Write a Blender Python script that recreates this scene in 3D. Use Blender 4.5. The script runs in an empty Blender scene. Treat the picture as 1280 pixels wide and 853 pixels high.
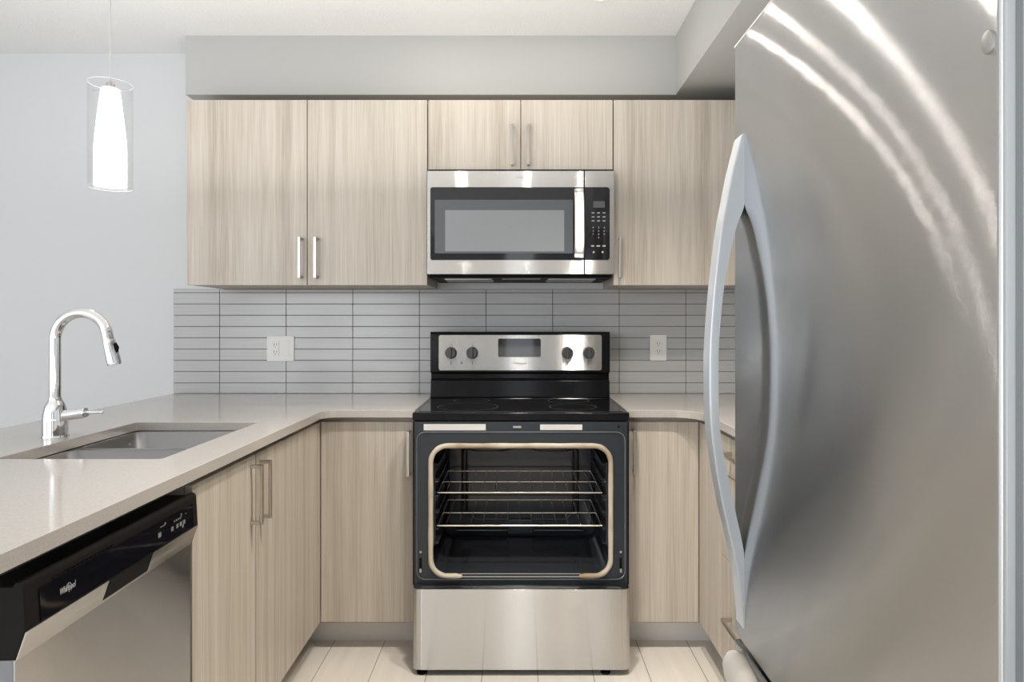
import bpy, bmesh, math, random
from mathutils import Vector, Matrix
random.seed(7)
S = bpy.context.scene
COL = S.collection

# ------------------------------------------------------------------ camera, world, light, exposure
CAM_D, CAM_H, FPX = 3.0, 1.231, 813.0           # distance to the tiled wall, eye height, focal length in pixels of 1280
cd = bpy.data.cameras.new('camera'); cam = bpy.data.objects.new('camera', cd); COL.objects.link(cam)
cam.location = (0, -CAM_D, CAM_H); cam.rotation_euler = (math.pi/2, 0, 0)
cd.sensor_fit = 'HORIZONTAL'; cd.sensor_width = 36.0; cd.lens = FPX/1280*36
cd.shift_x = -5.5/1280; cd.shift_y = -20.5/1280; cd.clip_start = 0.05
S.camera = cam

W = bpy.data.worlds.new('world'); S.world = W; W.use_nodes = True
W.node_tree.nodes['Background'].inputs[0].default_value = (0.86, 0.92, 1.0, 1)
W.node_tree.nodes['Background'].inputs[1].default_value = 1.0

def area(name, loc, target, sx, sy, power, col):
    l = bpy.data.lights.new(name, 'AREA'); l.shape = 'RECTANGLE'; l.size = sx; l.size_y = sy
    l.energy = power; l.color = col
    o = bpy.data.objects.new(name, l); COL.objects.link(o); o.location = loc
    o.rotation_euler = (Vector(target)-Vector(loc)).to_track_quat('-Z', 'Y').to_euler()
    return o
area('daylight_rear', (-2.85, -6.9, 1.45), (-2.85, 0, 1.45), 2.6, 1.7, 84, (0.93, 0.965, 1.0))
area('daylight_door', (0.05, -6.9, 1.25), (0.05, 0, 1.25), 0.40, 2.1, 4, (0.90, 0.95, 1.0))
area('daylight_side', (-4.4, -3.4, 1.45), (0, -3.4, 1.45), 2.6, 1.7, 20, (0.93, 0.965, 1.0))
area('ceiling_fill', (-1.0, -3.7, 0.95), (-1.0, -3.65, 2.48), 3.0, 2.0, 26, (1.0, 0.97, 0.94))  # added upward fill behind the camera, no lamp stands there
area('ceiling_fill', (-0.6, -0.95, 1.78), (-0.6, -0.94, 2.48), 2.6, 0.9, 8.0, (1.0, 0.98, 0.96))       # soft fill added to lift the ceiling, without a fixture
for lx, en, sz, bl in ((0.02, 122, 88, 0.85), (0.40, 84, 112, 0.5)):            # recessed downlights over the kitchen floor
    l = bpy.data.lights.new('downlight', 'SPOT'); l.energy = en; l.color = (1.0, 0.92, 0.81); l.shadow_soft_size = 0.06; l.spot_size = math.radians(sz); l.spot_blend = bl
    o = bpy.data.objects.new('downlight', l); COL.objects.link(o); o.location = (lx, -1.40, 2.47)
S.view_settings.view_transform = 'Standard'; S.view_settings.look = 'None'
S.view_settings.gamma = 1; S.view_settings.use_curve_mapping = False
S.view_settings.exposure = 0.0
try:
    S.cycles.use_denoising = True
    S.cycles.max_bounces = 10; S.cycles.diffuse_bounces = 5; S.cycles.transparent_max_bounces = 12
    S.cycles.caustics_reflective = False; S.cycles.caustics_refractive = False
    S.cycles.sample_clamp_indirect = 6.0
except Exception: pass

# ------------------------------------------------------------------ helpers: materials
def newmat(name):
    m = bpy.data.materials.new(name); m.use_nodes = True
    return m, m.node_tree, m.node_tree.nodes['Principled BSDF']
def plain(name, col, rough=0.5, metal=0.0, spec=0.5, coat=0.0):
    m, nt, b = newmat(name)
    b.inputs['Base Color'].default_value = (*col, 1); b.inputs['Roughness'].default_value = rough
    b.inputs['Metallic'].default_value = metal; b.inputs['Specular IOR Level'].default_value = spec
    b.inputs['Coat Weight'].default_value = coat; b.inputs['Coat Roughness'].default_value = 0.04
    # faint procedural variation of the gloss
    tc = nt.nodes.new('ShaderNodeTexCoord'); n = nt.nodes.new('ShaderNodeTexNoise'); n.inputs['Scale'].default_value = 35
    mr = nt.nodes.new('ShaderNodeMapRange'); mr.inputs['To Min'].default_value = max(rough-0.008, 0.0); mr.inputs['To Max'].default_value = min(rough+0.008, 1)
    nt.links.new(tc.outputs['Object'], n.inputs['Vector']); nt.links.new(n.outputs['Fac'], mr.inputs['Value'])
    nt.links.new(mr.outputs['Result'], b.inputs['Roughness'])
    return m
def wood(name, c0, c1, c2, rough=0.42):
    m, nt, b = newmat(name); L = nt.links.new
    tc = nt.nodes.new('ShaderNodeTexCoord')
    mp = nt.nodes.new('ShaderNodeMapping'); mp.inputs['Scale'].default_value = (1, 1, 0.012); L(tc.outputs['Object'], mp.inputs['Vector'])
    n1 = nt.nodes.new('ShaderNodeTexNoise'); n1.inputs['Scale'].default_value = 26; n1.inputs['Detail'].default_value = 3
    n2 = nt.nodes.new('ShaderNodeTexNoise'); n2.inputs['Scale'].default_value = 170; n2.inputs['Detail'].default_value = 4
    mp2 = nt.nodes.new('ShaderNodeMapping'); mp2.inputs['Scale'].default_value = (1, 1, 0.022); L(tc.outputs['Object'], mp2.inputs['Vector'])
    L(mp.outputs[0], n1.inputs['Vector']); L(mp2.outputs[0], n2.inputs['Vector'])
    mx = nt.nodes.new('ShaderNodeMath'); mx.operation = 'MULTIPLY_ADD'; mx.inputs[1].default_value = 0.55
    ad = nt.nodes.new('ShaderNodeMath'); ad.operation = 'MULTIPLY'; ad.inputs[1].default_value = 0.45
    L(n2.outputs['Fac'], ad.inputs[0]); L(n1.outputs['Fac'], mx.inputs[0]); L(ad.outputs[0], mx.inputs[2])
    cr = nt.nodes.new('ShaderNodeValToRGB'); e = cr.color_ramp.elements
    e[0].position = 0.36; e[0].color = (*c0, 1); e[1].position = 0.66; e[1].color = (*c2, 1)
    k = e.new(0.5); k.color = (*c1, 1)
    L(mx.outputs[0], cr.inputs['Fac']); L(cr.outputs[0], b.inputs['Base Color'])
    b.inputs['Roughness'].default_value = rough; b.inputs['Specular IOR Level'].default_value = 0.35
    bp = nt.nodes.new('ShaderNodeBump'); bp.inputs['Strength'].default_value = 0.06; bp.inputs['Distance'].default_value = 0.001
    L(n2.outputs['Fac'], bp.inputs['Height']); L(bp.outputs[0], b.inputs['Normal'])
    return m
def steel(name, col, rough, aniso, vertical_streak=True, wav=0.0, grain=0.006, brush=0.75):
    m, nt, b = newmat(name); L = nt.links.new
    b.inputs['Base Color'].default_value = (*col, 1); b.inputs['Metallic'].default_value = 1
    b.inputs['Anisotropic'].default_value = aniso
    tg = nt.nodes.new('ShaderNodeTangent'); tg.direction_type = 'RADIAL'; tg.axis = 'Z'
    L(tg.outputs[0], b.inputs['Tangent']); b.inputs['Anisotropic Rotation'].default_value = 0.25 if vertical_streak else 0.0
    tc = nt.nodes.new('ShaderNodeTexCoord'); mp = nt.nodes.new('ShaderNodeMapping'); mp.inputs['Scale'].default_value = (2, 2, 900)
    n = nt.nodes.new('ShaderNodeTexNoise'); n.inputs['Scale'].default_value = 1.0; n.inputs['Detail'].default_value = 3
    L(tc.outputs['Object'], mp.inputs['Vector']); L(mp.outputs[0], n.inputs['Vector'])
    mr = nt.nodes.new('ShaderNodeMapRange'); mr.inputs['To Min'].default_value = rough-grain; mr.inputs['To Max'].default_value = rough+grain
    L(n.outputs['Fac'], mr.inputs['Value']); L(mr.outputs['Result'], b.inputs['Roughness'])
    # hair-fine horizontal brush lines: the surface normal tilts up and down from line to line
    nrm = nt.nodes.new('ShaderNodeNewGeometry').outputs['Normal']
    if wav:
        n2 = nt.nodes.new('ShaderNodeTexNoise'); n2.inputs['Scale'].default_value = 5.5; n2.inputs['Detail'].default_value = 1
        L(tc.outputs['Object'], n2.inputs['Vector'])
        bp = nt.nodes.new('ShaderNodeBump'); bp.inputs['Strength'].default_value = 1; bp.inputs['Distance'].default_value = wav
        L(n2.outputs['Fac'], bp.inputs['Height']); nrm = bp.outputs[0]
    sc = nt.nodes.new('ShaderNodeVectorMath'); sc.operation = 'SCALE'; sc.inputs['Scale'].default_value = 87431.0; L(tc.outputs['Object'], sc.inputs[0])
    wn = nt.nodes.new('ShaderNodeTexWhiteNoise'); wn.noise_dimensions = '3D'; L(sc.outputs[0], wn.inputs['Vector'])
    t = nt.nodes.new('ShaderNodeMapRange'); t.inputs['To Min'].default_value = -1; t.inputs['To Max'].default_value = 1; L(wn.outputs['Value'], t.inputs['Value'])
    pa = nt.nodes.new('ShaderNodeMath'); pa.operation = 'ABSOLUTE'; L(t.outputs['Result'], pa.inputs[0])
    pm = nt.nodes.new('ShaderNodeMath'); pm.operation = 'MULTIPLY'; L(pa.outputs[0], pm.inputs[0]); L(t.outputs['Result'], pm.inputs[1])
    pb = nt.nodes.new('ShaderNodeMath'); pb.operation = 'MULTIPLY'; pb.inputs[1].default_value = brush; L(pm.outputs[0], pb.inputs[0])
    cz = nt.nodes.new('ShaderNodeCombineXYZ'); L(pb.outputs[0], cz.inputs['Z'])
    va = nt.nodes.new('ShaderNodeVectorMath'); va.operation = 'ADD'; L(nrm, va.inputs[0]); L(cz.outputs[0], va.inputs[1])
    vn = nt.nodes.new('ShaderNodeVectorMath'); vn.operation = 'NORMALIZE'; L(va.outputs[0], vn.inputs[0]); L(vn.outputs[0], b.inputs['Normal'])
    return m
def paint(name, col, bump=0.0, scale=200, rough=0.7, detail=2):
    m, nt, b = newmat(name); L = nt.links.new
    b.inputs['Base Color'].default_value = (*col, 1); b.inputs['Roughness'].default_value = rough; b.inputs['Specular IOR Level'].default_value = 0.2
    tc = nt.nodes.new('ShaderNodeTexCoord'); n = nt.nodes.new('ShaderNodeTexNoise'); n.inputs['Scale'].default_value = scale; n.inputs['Detail'].default_value = detail
    bp = nt.nodes.new('ShaderNodeBump'); bp.inputs['Strength'].default_value = bump; bp.inputs['Distance'].default_value = 0.004
    L(tc.outputs['Object'], n.inputs['Vector']); L(n.outputs['Fac'], bp.inputs['Height']); L(bp.outputs[0], b.inputs['Normal'])
    return m
def emitter(name, col, strength):
    m, nt, b = newmat(name)
    b.inputs['Base Color'].default_value = (0.8, 0.8, 0.8, 1)
    b.inputs['Emission Color'].default_value = (*col, 1); b.inputs['Emission Strength'].default_value = strength
    return m
def thin_glass(name, tint=(0.99, 0.995, 0.995)):
    m = bpy.data.materials.new(name); m.use_nodes = True; nt = m.node_tree; nt.nodes.clear(); L = nt.links.new
    o = nt.nodes.new('ShaderNodeOutputMaterial'); t = nt.nodes.new('ShaderNodeBsdfTransparent'); t.inputs[0].default_value = (*tint, 1)
    g = nt.nodes.new('ShaderNodeBsdfGlossy'); g.inputs['Roughness'].default_value = 0.03
    f = nt.nodes.new('ShaderNodeLayerWeight'); f.inputs['Blend'].default_value = 0.25
    mx = nt.nodes.new('ShaderNodeMixShader')
    L(f.outputs['Facing'], mx.inputs[0]); L(t.outputs[0], mx.inputs[1]); L(g.outputs[0], mx.inputs[2]); L(mx.outputs[0], o.inputs[0])
    mu = nt.nodes.new('ShaderNodeMath'); mu.operation = 'MULTIPLY_ADD'; mu.inputs[1].default_value = 0.30; mu.inputs[2].default_value = 0.02
    L(f.outputs['Facing'], mu.inputs[0]); L(mu.outputs[0], mx.inputs[0])
    return m

M = {}
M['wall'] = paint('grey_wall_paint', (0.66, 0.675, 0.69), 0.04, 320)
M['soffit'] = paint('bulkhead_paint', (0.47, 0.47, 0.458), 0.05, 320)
M['ceiling'] = paint('stippled_ceiling', (0.88, 0.88, 0.875), 0.55, 110, 0.9, 4)
M['white'] = plain('white_plastic', (0.82, 0.81, 0.78), 0.35)
M['wood'] = wood('pale_ash_laminate', (0.42, 0.365, 0.30), (0.53, 0.475, 0.405), (0.62, 0.57, 0.505))
M['carcass'] = plain('carcass_board', (0.50, 0.44, 0.37), 0.6)
M['toe'] = plain('grey_toe_kick', (0.72, 0.70, 0.68), 0.45)
M['quartz'] = None
M['steel'] = steel('brushed_steel', (0.62, 0.61, 0.595), 0.16, 1.0)
M['fridge_steel'] = steel('fridge_brushed_steel', (0.57, 0.58, 0.59), 0.14, 1.0, True, 0.00015, 0.006, 0.8)
M['sink_steel'] = steel('satin_sink_steel', (0.33, 0.33, 0.335), 0.33, 0.3, True, 0, 0.01, 0.05)
M['nickel'] = plain('brushed_nickel', (0.58, 0.545, 0.50), 0.30, 1.0)
M['chrome'] = plain('polished_chrome', (0.86, 0.87, 0.88), 0.05, 1.0)
M['black'] = plain('black_plastic', (0.006, 0.006, 0.007), 0.5, 0, 0.06)
M['black_gloss'] = plain('black_glass', (0.006, 0.006, 0.008), 0.05, 0, 0.6)
M['black_enamel'] = plain('black_enamel', (0.007, 0.007, 0.008), 0.12, 0, 0.2)
M['oven_frame'] = plain('grey_oven_enamel', (0.028, 0.034, 0.041), 0.25, 0, 0.35)
M['cavity'] = plain('dark_cavity_enamel', (0.026, 0.029, 0.036), 0.16, 0, 0.6)
M['gasket'] = plain('tan_woven_gasket', (0.50, 0.42, 0.30), 0.75)
def stain(m, dark, light, scale):
    nt = m.node_tree; b = nt.nodes['Principled BSDF']; tc = nt.nodes.new('ShaderNodeTexCoord'); n = nt.nodes.new('ShaderNodeTexNoise'); n.inputs['Scale'].default_value = scale; n.inputs['Detail'].default_value = 3
    cr = nt.nodes.new('ShaderNodeValToRGB'); cr.color_ramp.elements[0].position = 0.33; cr.color_ramp.elements[0].color = (*dark, 1); cr.color_ramp.elements[1].position = 0.52; cr.color_ramp.elements[1].color = (*light, 1)
    nt.links.new(tc.outputs['Object'], n.inputs['Vector']); nt.links.new(n.outputs['Fac'], cr.inputs[0]); nt.links.new(cr.outputs[0], b.inputs['Base Color'])
stain(M['gasket'], (0.30, 0.22, 0.135), (0.55, 0.49, 0.39), 5)
M['rack'] = plain('oven_rack_wire', (0.72, 0.66, 0.56), 0.25, 1.0)
M['element'] = plain('heating_element', (0.06, 0.052, 0.046), 0.45, 0.4)
M['grey_plastic'] = plain('pale_grey_handle', (0.52, 0.55, 0.58), 0.30, 0.35)
M['floor_lit_grey'] = plain('floor_lit_handle', (0.44, 0.425, 0.40), 0.4)  # handle grey warmed to imitate light coming off the floor
M['panel_black'] = plain('satin_black_plastic', (0.013, 0.012, 0.011), 0.38, 0, 0.08)
M['bead'] = plain('pale_enamel_edge', (0.16, 0.17, 0.175), 0.18, 0.5)  # bead paler and more metallic than the oven frame
M['mid_grey'] = plain('mid_grey_plastic', (0.22, 0.23, 0.245), 0.4)
M['knob'] = plain('charcoal_knob', (0.05, 0.05, 0.052), 0.38)
M['mesh_dark'] = plain('oven_window_screen', (0.115, 0.125, 0.135), 0.22, 0, 0.5)
M['mesh_reflection'] = plain('oven_window_reflection', (0.29, 0.31, 0.32), 0.28, 0, 0.5)  # room's reflection in the microwave window, painted as a paler grey
M['display'] = plain('grey_display', (0.10, 0.115, 0.12), 0.12)
M['print'] = plain('pale_print', (0.55, 0.55, 0.55), 0.5)
M['dim_print'] = plain('dim_print', (0.20, 0.20, 0.20), 0.5)
M['dark_print'] = plain('dark_print', (0.10, 0.10, 0.10), 0.5)
M['sticker'] = plain('paper_sticker', (0.66, 0.65, 0.62), 0.6)
M['alu'] = plain('aluminium_filter', (0.45, 0.44, 0.42), 0.4, 0.8)
M['glass'] = thin_glass('clear_glass')
M['pendant_glow'] = emitter('frosted_glass_lit', (1.0, 0.985, 0.96), 5.0)
M['bulb'] = emitter('lit_bulb', (1.0, 0.94, 0.85), 170.0)
M['cord'] = plain('grey_cord', (0.55, 0.55, 0.54), 0.5)
M['grout'] = plain('dark_grout', (0.10, 0.10, 0.103), 0.85)

def mat_quartz():
    m, nt, b = newmat('greige_quartz'); L = nt.links.new
    tc = nt.nodes.new('ShaderNodeTexCoord'); n = nt.nodes.new('ShaderNodeTexNoise'); n.inputs['Scale'].default_value = 260; n.inputs['Detail'].default_value = 3
    L(tc.outputs['Object'], n.inputs['Vector'])
    cr = nt.nodes.new('ShaderNodeValToRGB'); e = cr.color_ramp.elements
    e[0].position = 0.3; e[0].color = (0.45, 0.42, 0.39, 1); e[1].position = 0.7; e[1].color = (0.51, 0.48, 0.45, 1)
    L(n.outputs['Fac'], cr.inputs[0]); L(cr.outputs[0], b.inputs['Base Color'])
    b.inputs['Roughness'].default_value = 0.10; b.inputs['Specular IOR Level'].default_value = 0.55
    return m
M['quartz'] = mat_quartz()
def mat_tile():
    m, nt, b = newmat('pale_grey_glazed_tile'); L = nt.links.new
    tc = nt.nodes.new('ShaderNodeTexCoord'); mp = nt.nodes.new('ShaderNodeMapping'); mp.inputs['Scale'].default_value = (3, 3, 160)
    n = nt.nodes.new('ShaderNodeTexNoise'); n.inputs['Scale'].default_value = 1; n.inputs['Detail'].default_value = 2
    L(tc.outputs['Object'], mp.inputs[0]); L(mp.outputs[0], n.inputs['Vector'])
    cr = nt.nodes.new('ShaderNodeValToRGB'); e = cr.color_ramp.elements
    e[0].position = 0.3; e[0].color = (0.45, 0.452, 0.45, 1); e[1].position = 0.7; e[1].color = (0.49, 0.492, 0.49, 1)
    L(n.outputs['Fac'], cr.inputs[0]); L(cr.outputs[0], b.inputs['Base Color'])
    b.inputs['Roughness'].default_value = 0.20
    bp = nt.nodes.new('ShaderNodeBump'); bp.inputs['Strength'].default_value = 0.08; bp.inputs['Distance'].default_value = 0.002
    L(n.outputs['Fac'], bp.inputs['Height']); L(bp.outputs[0], b.inputs['Normal'])
    return m
M['tile'] = mat_tile()
def mat_floor():
    m, nt, b = newmat('pale_plank_tile'); L = nt.links.new
    tc = nt.nodes.new('ShaderNodeTexCoord'); sp = nt.nodes.new('ShaderNodeSeparateXYZ'); cb = nt.nodes.new('ShaderNodeCombineXYZ')
    L(tc.outputs['Object'], sp.inputs[0])
    ax = nt.nodes.new('ShaderNodeMath'); ax.inputs[1].default_value = -0.0747+0.1953*40; L(sp.outputs['X'], ax.inputs[0])
    ay = nt.nodes.new('ShaderNodeMath'); ay.inputs[1].default_value = 20.35; L(sp.outputs['Y'], ay.inputs[0])
    L(ay.outputs[0], cb.inputs['X']); L(ax.outputs[0], cb.inputs['Y'])
    br = nt.nodes.new('ShaderNodeTexBrick'); br.inputs['Scale'].default_value = 1; br.inputs['Brick Width'].default_value = 1.2
    br.inputs['Row Height'].default_value = 0.1953; br.inputs['Mortar Size'].default_value = 0.0016; br.inputs['Mortar Smooth'].default_value = 0.2
    br.inputs['Color1'].default_value = (0.70, 0.66, 0.60, 1); br.inputs['Color2'].default_value = (0.76, 0.72, 0.66, 1); br.inputs['Mortar'].default_value = (0.27, 0.25, 0.22, 1)
    br.offset = 0.37
    L(cb.outputs[0], br.inputs['Vector'])
    mp = nt.nodes.new('ShaderNodeMapping'); mp.inputs['Scale'].default_value = (26, 1.6, 1); L(tc.outputs['Object'], mp.inputs[0])
    n = nt.nodes.new('ShaderNodeTexNoise'); n.inputs['Scale'].default_value = 1.3; n.inputs['Detail'].default_value = 4; L(mp.outputs[0], n.inputs['Vector'])
    mr = nt.nodes.new('ShaderNodeMapRange'); mr.inputs['To Min'].default_value = 0.86; mr.inputs['To Max'].default_value = 1.12; L(n.outputs['Fac'], mr.inputs[0])
    mx = nt.nodes.new('ShaderNodeVectorMath'); mx.operation = 'SCALE'; L(br.outputs['Color'], mx.inputs[0]); L(mr.outputs[0], mx.inputs['Scale'])
    L(mx.outputs[0], b.inputs['Base Color']); b.inputs['Roughness'].default_value = 0.38; b.inputs['Specular IOR Level'].default_value = 0.4
    bp = nt.nodes.new('ShaderNodeBump'); bp.invert = True; bp.inputs['Strength'].default_value = 0.4; bp.inputs['Distance'].default_value = 0.001
    L(br.outputs['Fac'], bp.inputs['Height']); L(bp.outputs[0], b.inputs['Normal'])
    return m
M['floor'] = mat_floor()

# ------------------------------------------------------------------ helpers: objects (all shapes are given in room coordinates)
BASE = {}
def tag(o, label=None, cat=None, group=None, kind=None):
    if label: o['label'] = label
    if cat: o['category'] = cat
    if group: o['group'] = group
    if kind: o['kind'] = kind
    return o
def thing(name, loc, label, cat, group=None):
    o = bpy.data.objects.new(name, None); COL.objects.link(o); o.location = loc; o.empty_display_size = 0.05
    BASE[o] = Vector(loc); return tag(o, label, cat, group)
def finish(name, me, mat, parent=None, smooth=True, label=None):
    base = BASE[parent] if parent is not None else Vector((0, 0, 0))
    me.transform(Matrix.Translation(-base))
    mats = mat if isinstance(mat, (list, tuple)) else [mat]
    me.materials.clear()
    for m in mats: me.materials.append(m)
    o = bpy.data.objects.new(name, me); COL.objects.link(o)
    if parent is not None: o.parent = parent
    BASE[o] = base
    if smooth:
        for p in me.polygons: p.use_smooth = True
        try: me.set_sharp_from_angle(angle=math.radians(38))
        except Exception: pass
        wn = o.modifiers.new('weighted_normals', 'WEIGHTED_NORMAL'); wn.keep_sharp = True; wn.weight = 100
    if label: o['label'] = label
    return o
def obj(name, bm, mat, parent=None, smooth=True, label=None):
    bmesh.ops.recalc_face_normals(bm, faces=bm.faces[:])
    me = bpy.data.meshes.new(name); bm.to_mesh(me); bm.free()
    return finish(name, me, mat, parent, smooth, label)
def B(): return bmesh.new()
def box(bm, x0, x1, y0, y1, z0, z1, bev=0.0, seg=2, mi=0):
    x0, x1 = min(x0, x1), max(x0, x1); y0, y1 = min(y0, y1), max(y0, y1); z0, z1 = min(z0, z1), max(z0, z1)
    t = bmesh.new()
    v = [t.verts.new((x, y, z)) for z in (z0, z1) for y in (y0, y1) for x in (x0, x1)]
    for f in ((0,2,3,1), (4,5,7,6), (0,1,5,4), (2,6,7,3), (0,4,6,2), (1,3,7,5)): t.faces.new([v[i] for i in f])
    if bev > 0:
        bmesh.ops.bevel(t, geom=t.edges[:], offset=min(bev, 0.49*min(x1-x0, y1-y0, z1-z0)), segments=seg, affect='EDGES', profile=0.5, clamp_overlap=True)
    merge(bm, t, mi)
def merge(bm, t, mi=0):
    mp = {}
    for v in t.verts: mp[v] = bm.verts.new(v.co)
    for f in t.faces:
        try:
            g = bm.faces.new([mp[v] for v in f.verts]); g.material_index = mi
        except ValueError: pass
    t.free()
def prism(bm, poly, axis, a0, a1, bev=0.0, mi=0):
    """poly: 2D points in the two other axes (x: (y,z); y: (x,z); z: (x,y))"""
    t = bmesh.new()
    def P(p, a): return {'x': (a, p[0], p[1]), 'y': (p[0], a, p[1]), 'z': (p[0], p[1], a)}[axis]
    A = [t.verts.new(P(p, a0)) for p in poly]; C = [t.verts.new(P(p, a1)) for p in poly]; n = len(poly)
    t.faces.new(A); t.faces.new(C[::-1])
    for i in range(n): t.faces.new((A[i], A[(i+1) % n], C[(i+1) % n], C[i]))
    bmesh.ops.recalc_face_normals(t, faces=t.faces[:])
    if bev > 0: bmesh.ops.bevel(t, geom=t.edges[:], offset=bev, segments=2, affect='EDGES', profile=0.5, clamp_overlap=True)
    merge(bm, t, mi)
def tube(bm, pts, r, seg=12, closed=False, ry=None, mi=0):
    pts = [Vector(p) for p in pts]; n = len(pts); rs = r if isinstance(r, (list, tuple)) else [r]*n
    rings = []; up = None
    for i, p in enumerate(pts):
        a = pts[(i-1) % n] if (closed or i > 0) else p; c = pts[(i+1) % n] if (closed or i < n-1) else p
        t = (c-a).normalized()
        if up is None:
            up = Vector((0, 0, 1)) if abs(t.z) < 0.9 else Vector((1, 0, 0))
        s = t.cross(up).normalized(); up = s.cross(t).normalized()
        k = (ry/rs[i]) if ry else 1.0
        rings.append([bm.verts.new(p + rs[i]*(math.cos(q)*s + k*math.sin(q)*up)) for q in [2*math.pi*j/seg for j in range(seg)]])
    for i in range(n if closed else n-1):
        A, C = rings[i], rings[(i+1) % n]
        for j in range(seg):
            f = bm.faces.new((A[j], A[(j+1) % seg], C[(j+1) % seg], C[j])); f.material_index = mi
    if not closed:
        f = bm.faces.new(rings[0][::-1]); f.material_index = mi; f = bm.faces.new(rings[-1]); f.material_index = mi
def lathe(bm, prof, c, axis='z', seg=32, cap0=True, cap1=True):
    """prof: (radius, height along axis)"""
    def P(r, h, q):
        u, v = r*math.cos(q), r*math.sin(q)
        return {'z': (c[0]+u, c[1]+v, c[2]+h), 'y': (c[0]+u, c[1]+h, c[2]+v), 'x': (c[0]+h, c[1]+u, c[2]+v)}[axis]
    R = [[bm.verts.new(P(r, h, 2*math.pi*j/seg)) for j in range(seg)] for r, h in prof]
    for A, C in zip(R, R[1:]):
        for j in range(seg): bm.faces.new((A[j], A[(j+1) % seg], C[(j+1) % seg], C[j]))
    if cap0: bm.faces.new(R[0][::-1])
    if cap1: bm.faces.new(R[-1])
def rrect(x0, x1, y0, y1, r, n=6):
    out = []
    for cx, cy, a in ((x1-r, y1-r, 0), (x0+r, y1-r, 90), (x0+r, y0+r, 180), (x1-r, y0+r, 270)):
        for k in range(n+1):
            q = math.radians(a+90*k/n); out.append((cx+r*math.cos(q), cy+r*math.sin(q)))
    return out
FRONT = Matrix(((1,0,0,0), (0,0,-1,0), (0,1,0,0), (0,0,0,1)))     # u->X, v->Z, w->-Y  (faces the camera)
LEFT  = Matrix(((0,0,-1,0), (-1,0,0,0), (0,1,0,0), (0,0,0,1)))    # u->-Y, v->Z, w->-X (faces left)
RIGHT = Matrix(((0,0,1,0), (1,0,0,0), (0,1,0,0), (0,0,0,1)))      # u->Y, v->Z, w->X   (faces right)
def plate(outlines, w0, w1, M4=None, bev=0.0):
    """flat sheet with holes: outlines in the plane, from w0 to w1 along the plane's normal; returns a mesh"""
    cu = bpy.data.curves.new('outline', 'CURVE'); cu.dimensions = '2D'; cu.fill_mode = 'BOTH'
    h = (w1-w0)/2; cu.extrude = max(h-bev, 0.0001); cu.bevel_depth = bev; cu.bevel_resolution = 2; cu.offset = -bev if bev else 0
    for pl in outlines:
        s = cu.splines.new('POLY'); s.points.add(len(pl)-1); s.use_cyclic_u = True
        for p, q in zip(s.points, pl): p.co = (q[0], q[1], 0, 1)
    o = bpy.data.objects.new('outline', cu); COL.objects.link(o)
    dg = bpy.context.evaluated_depsgraph_get(); me = bpy.data.meshes.new_from_object(o.evaluated_get(dg))
    bpy.data.objects.remove(o); bpy.data.curves.remove(cu)
    me.transform(Matrix.Translation((0, 0, (w0+w1)/2)))
    if M4: me.transform(M4)
    return me
def text_mesh(s, width, center, M4, depth=0.0004, shear=0.0, height=None):
    cu = bpy.data.curves.new('lettering', 'FONT'); cu.body = s; cu.size = 1; cu.align_x = 'CENTER'; cu.align_y = 'CENTER'; cu.shear = shear; cu.extrude = 0.01
    cu.resolution_u = 3
    o = bpy.data.objects.new('lettering', cu); COL.objects.link(o)
    dg = bpy.context.evaluated_depsgraph_get(); me = bpy.data.meshes.new_from_object(o.evaluated_get(dg))
    bpy.data.objects.remove(o); bpy.data.curves.remove(cu)
    xs = [v.co.x for v in me.vertices]; ys = [v.co.y for v in me.vertices]
    k = width/(max(xs)-min(xs)); cx = (max(xs)+min(xs))/2; cy = (max(ys)+min(ys))/2
    ky = k if height is None else height/(max(ys)-min(ys))
    me.transform(Matrix.Diagonal((k, ky, depth/0.02, 1)) @ Matrix.Translation((-cx, -cy, 0)))
    me.transform(Matrix.Translation(center) @ M4)
    return me
def mesh_into(bm, me, mi=0):
    t = bmesh.new(); t.from_mesh(me); bpy.data.meshes.remove(me); merge(bm, t, mi)
def struct(name, bm, mat, label=None):
    o = obj(name, bm, mat, None, False); o['kind'] = 'structure'
    if label: o['label'] = label
    return o

# ------------------------------------------------------------------ the room
XL, XR, YR, ZC = -4.5, 1.32, -7.0, 2.482
b = B(); box(b, XL-0.1, XR+0.1, YR-0.1, 0.1, -0.1, 0.0); struct('floor', b, M['floor'])
b = B(); box(b, XL-0.1, XR+0.1, YR-0.1, 0.1, ZC, ZC+0.1); struct('ceiling', b, M['ceiling'])
b = B(); box(b, XL-0.1, XR+0.1, 0.0, 0.1, 0.0, ZC); struct('wall_back', b, M['wall'])
b = B(); box(b, XR, XR+0.1, YR-0.1, 0.0, 0.0, ZC); struct('wall_right', b, M['wall'])
me = plate([[(YR-0.1, 0), (0, 0), (0, ZC), (YR-0.1, ZC)], [(-4.75, 0.55), (-2.05, 0.55), (-2.05, 2.35), (-4.75, 2.35)]], XL-0.1, XL, RIGHT)
o = finish('wall_left', me, M['wall'], None, False); o['kind'] = 'structure'
WINS = ((-4.2, -1.5, 0.55, 2.35), (-0.2, 0.3, 0.15, 2.35))
me = plate([[(XL-0.1, 0), (XR+0.1, 0), (XR+0.1, ZC), (XL-0.1, ZC)]] + [[(x0, z0), (x1, z0), (x1, z1), (x0, z1)] for x0, x1, z0, z1 in WINS], -YR, -YR+0.1, FRONT)
o = finish('wall_front', me, M['wall'], None, False); o['kind'] = 'structure'
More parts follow.
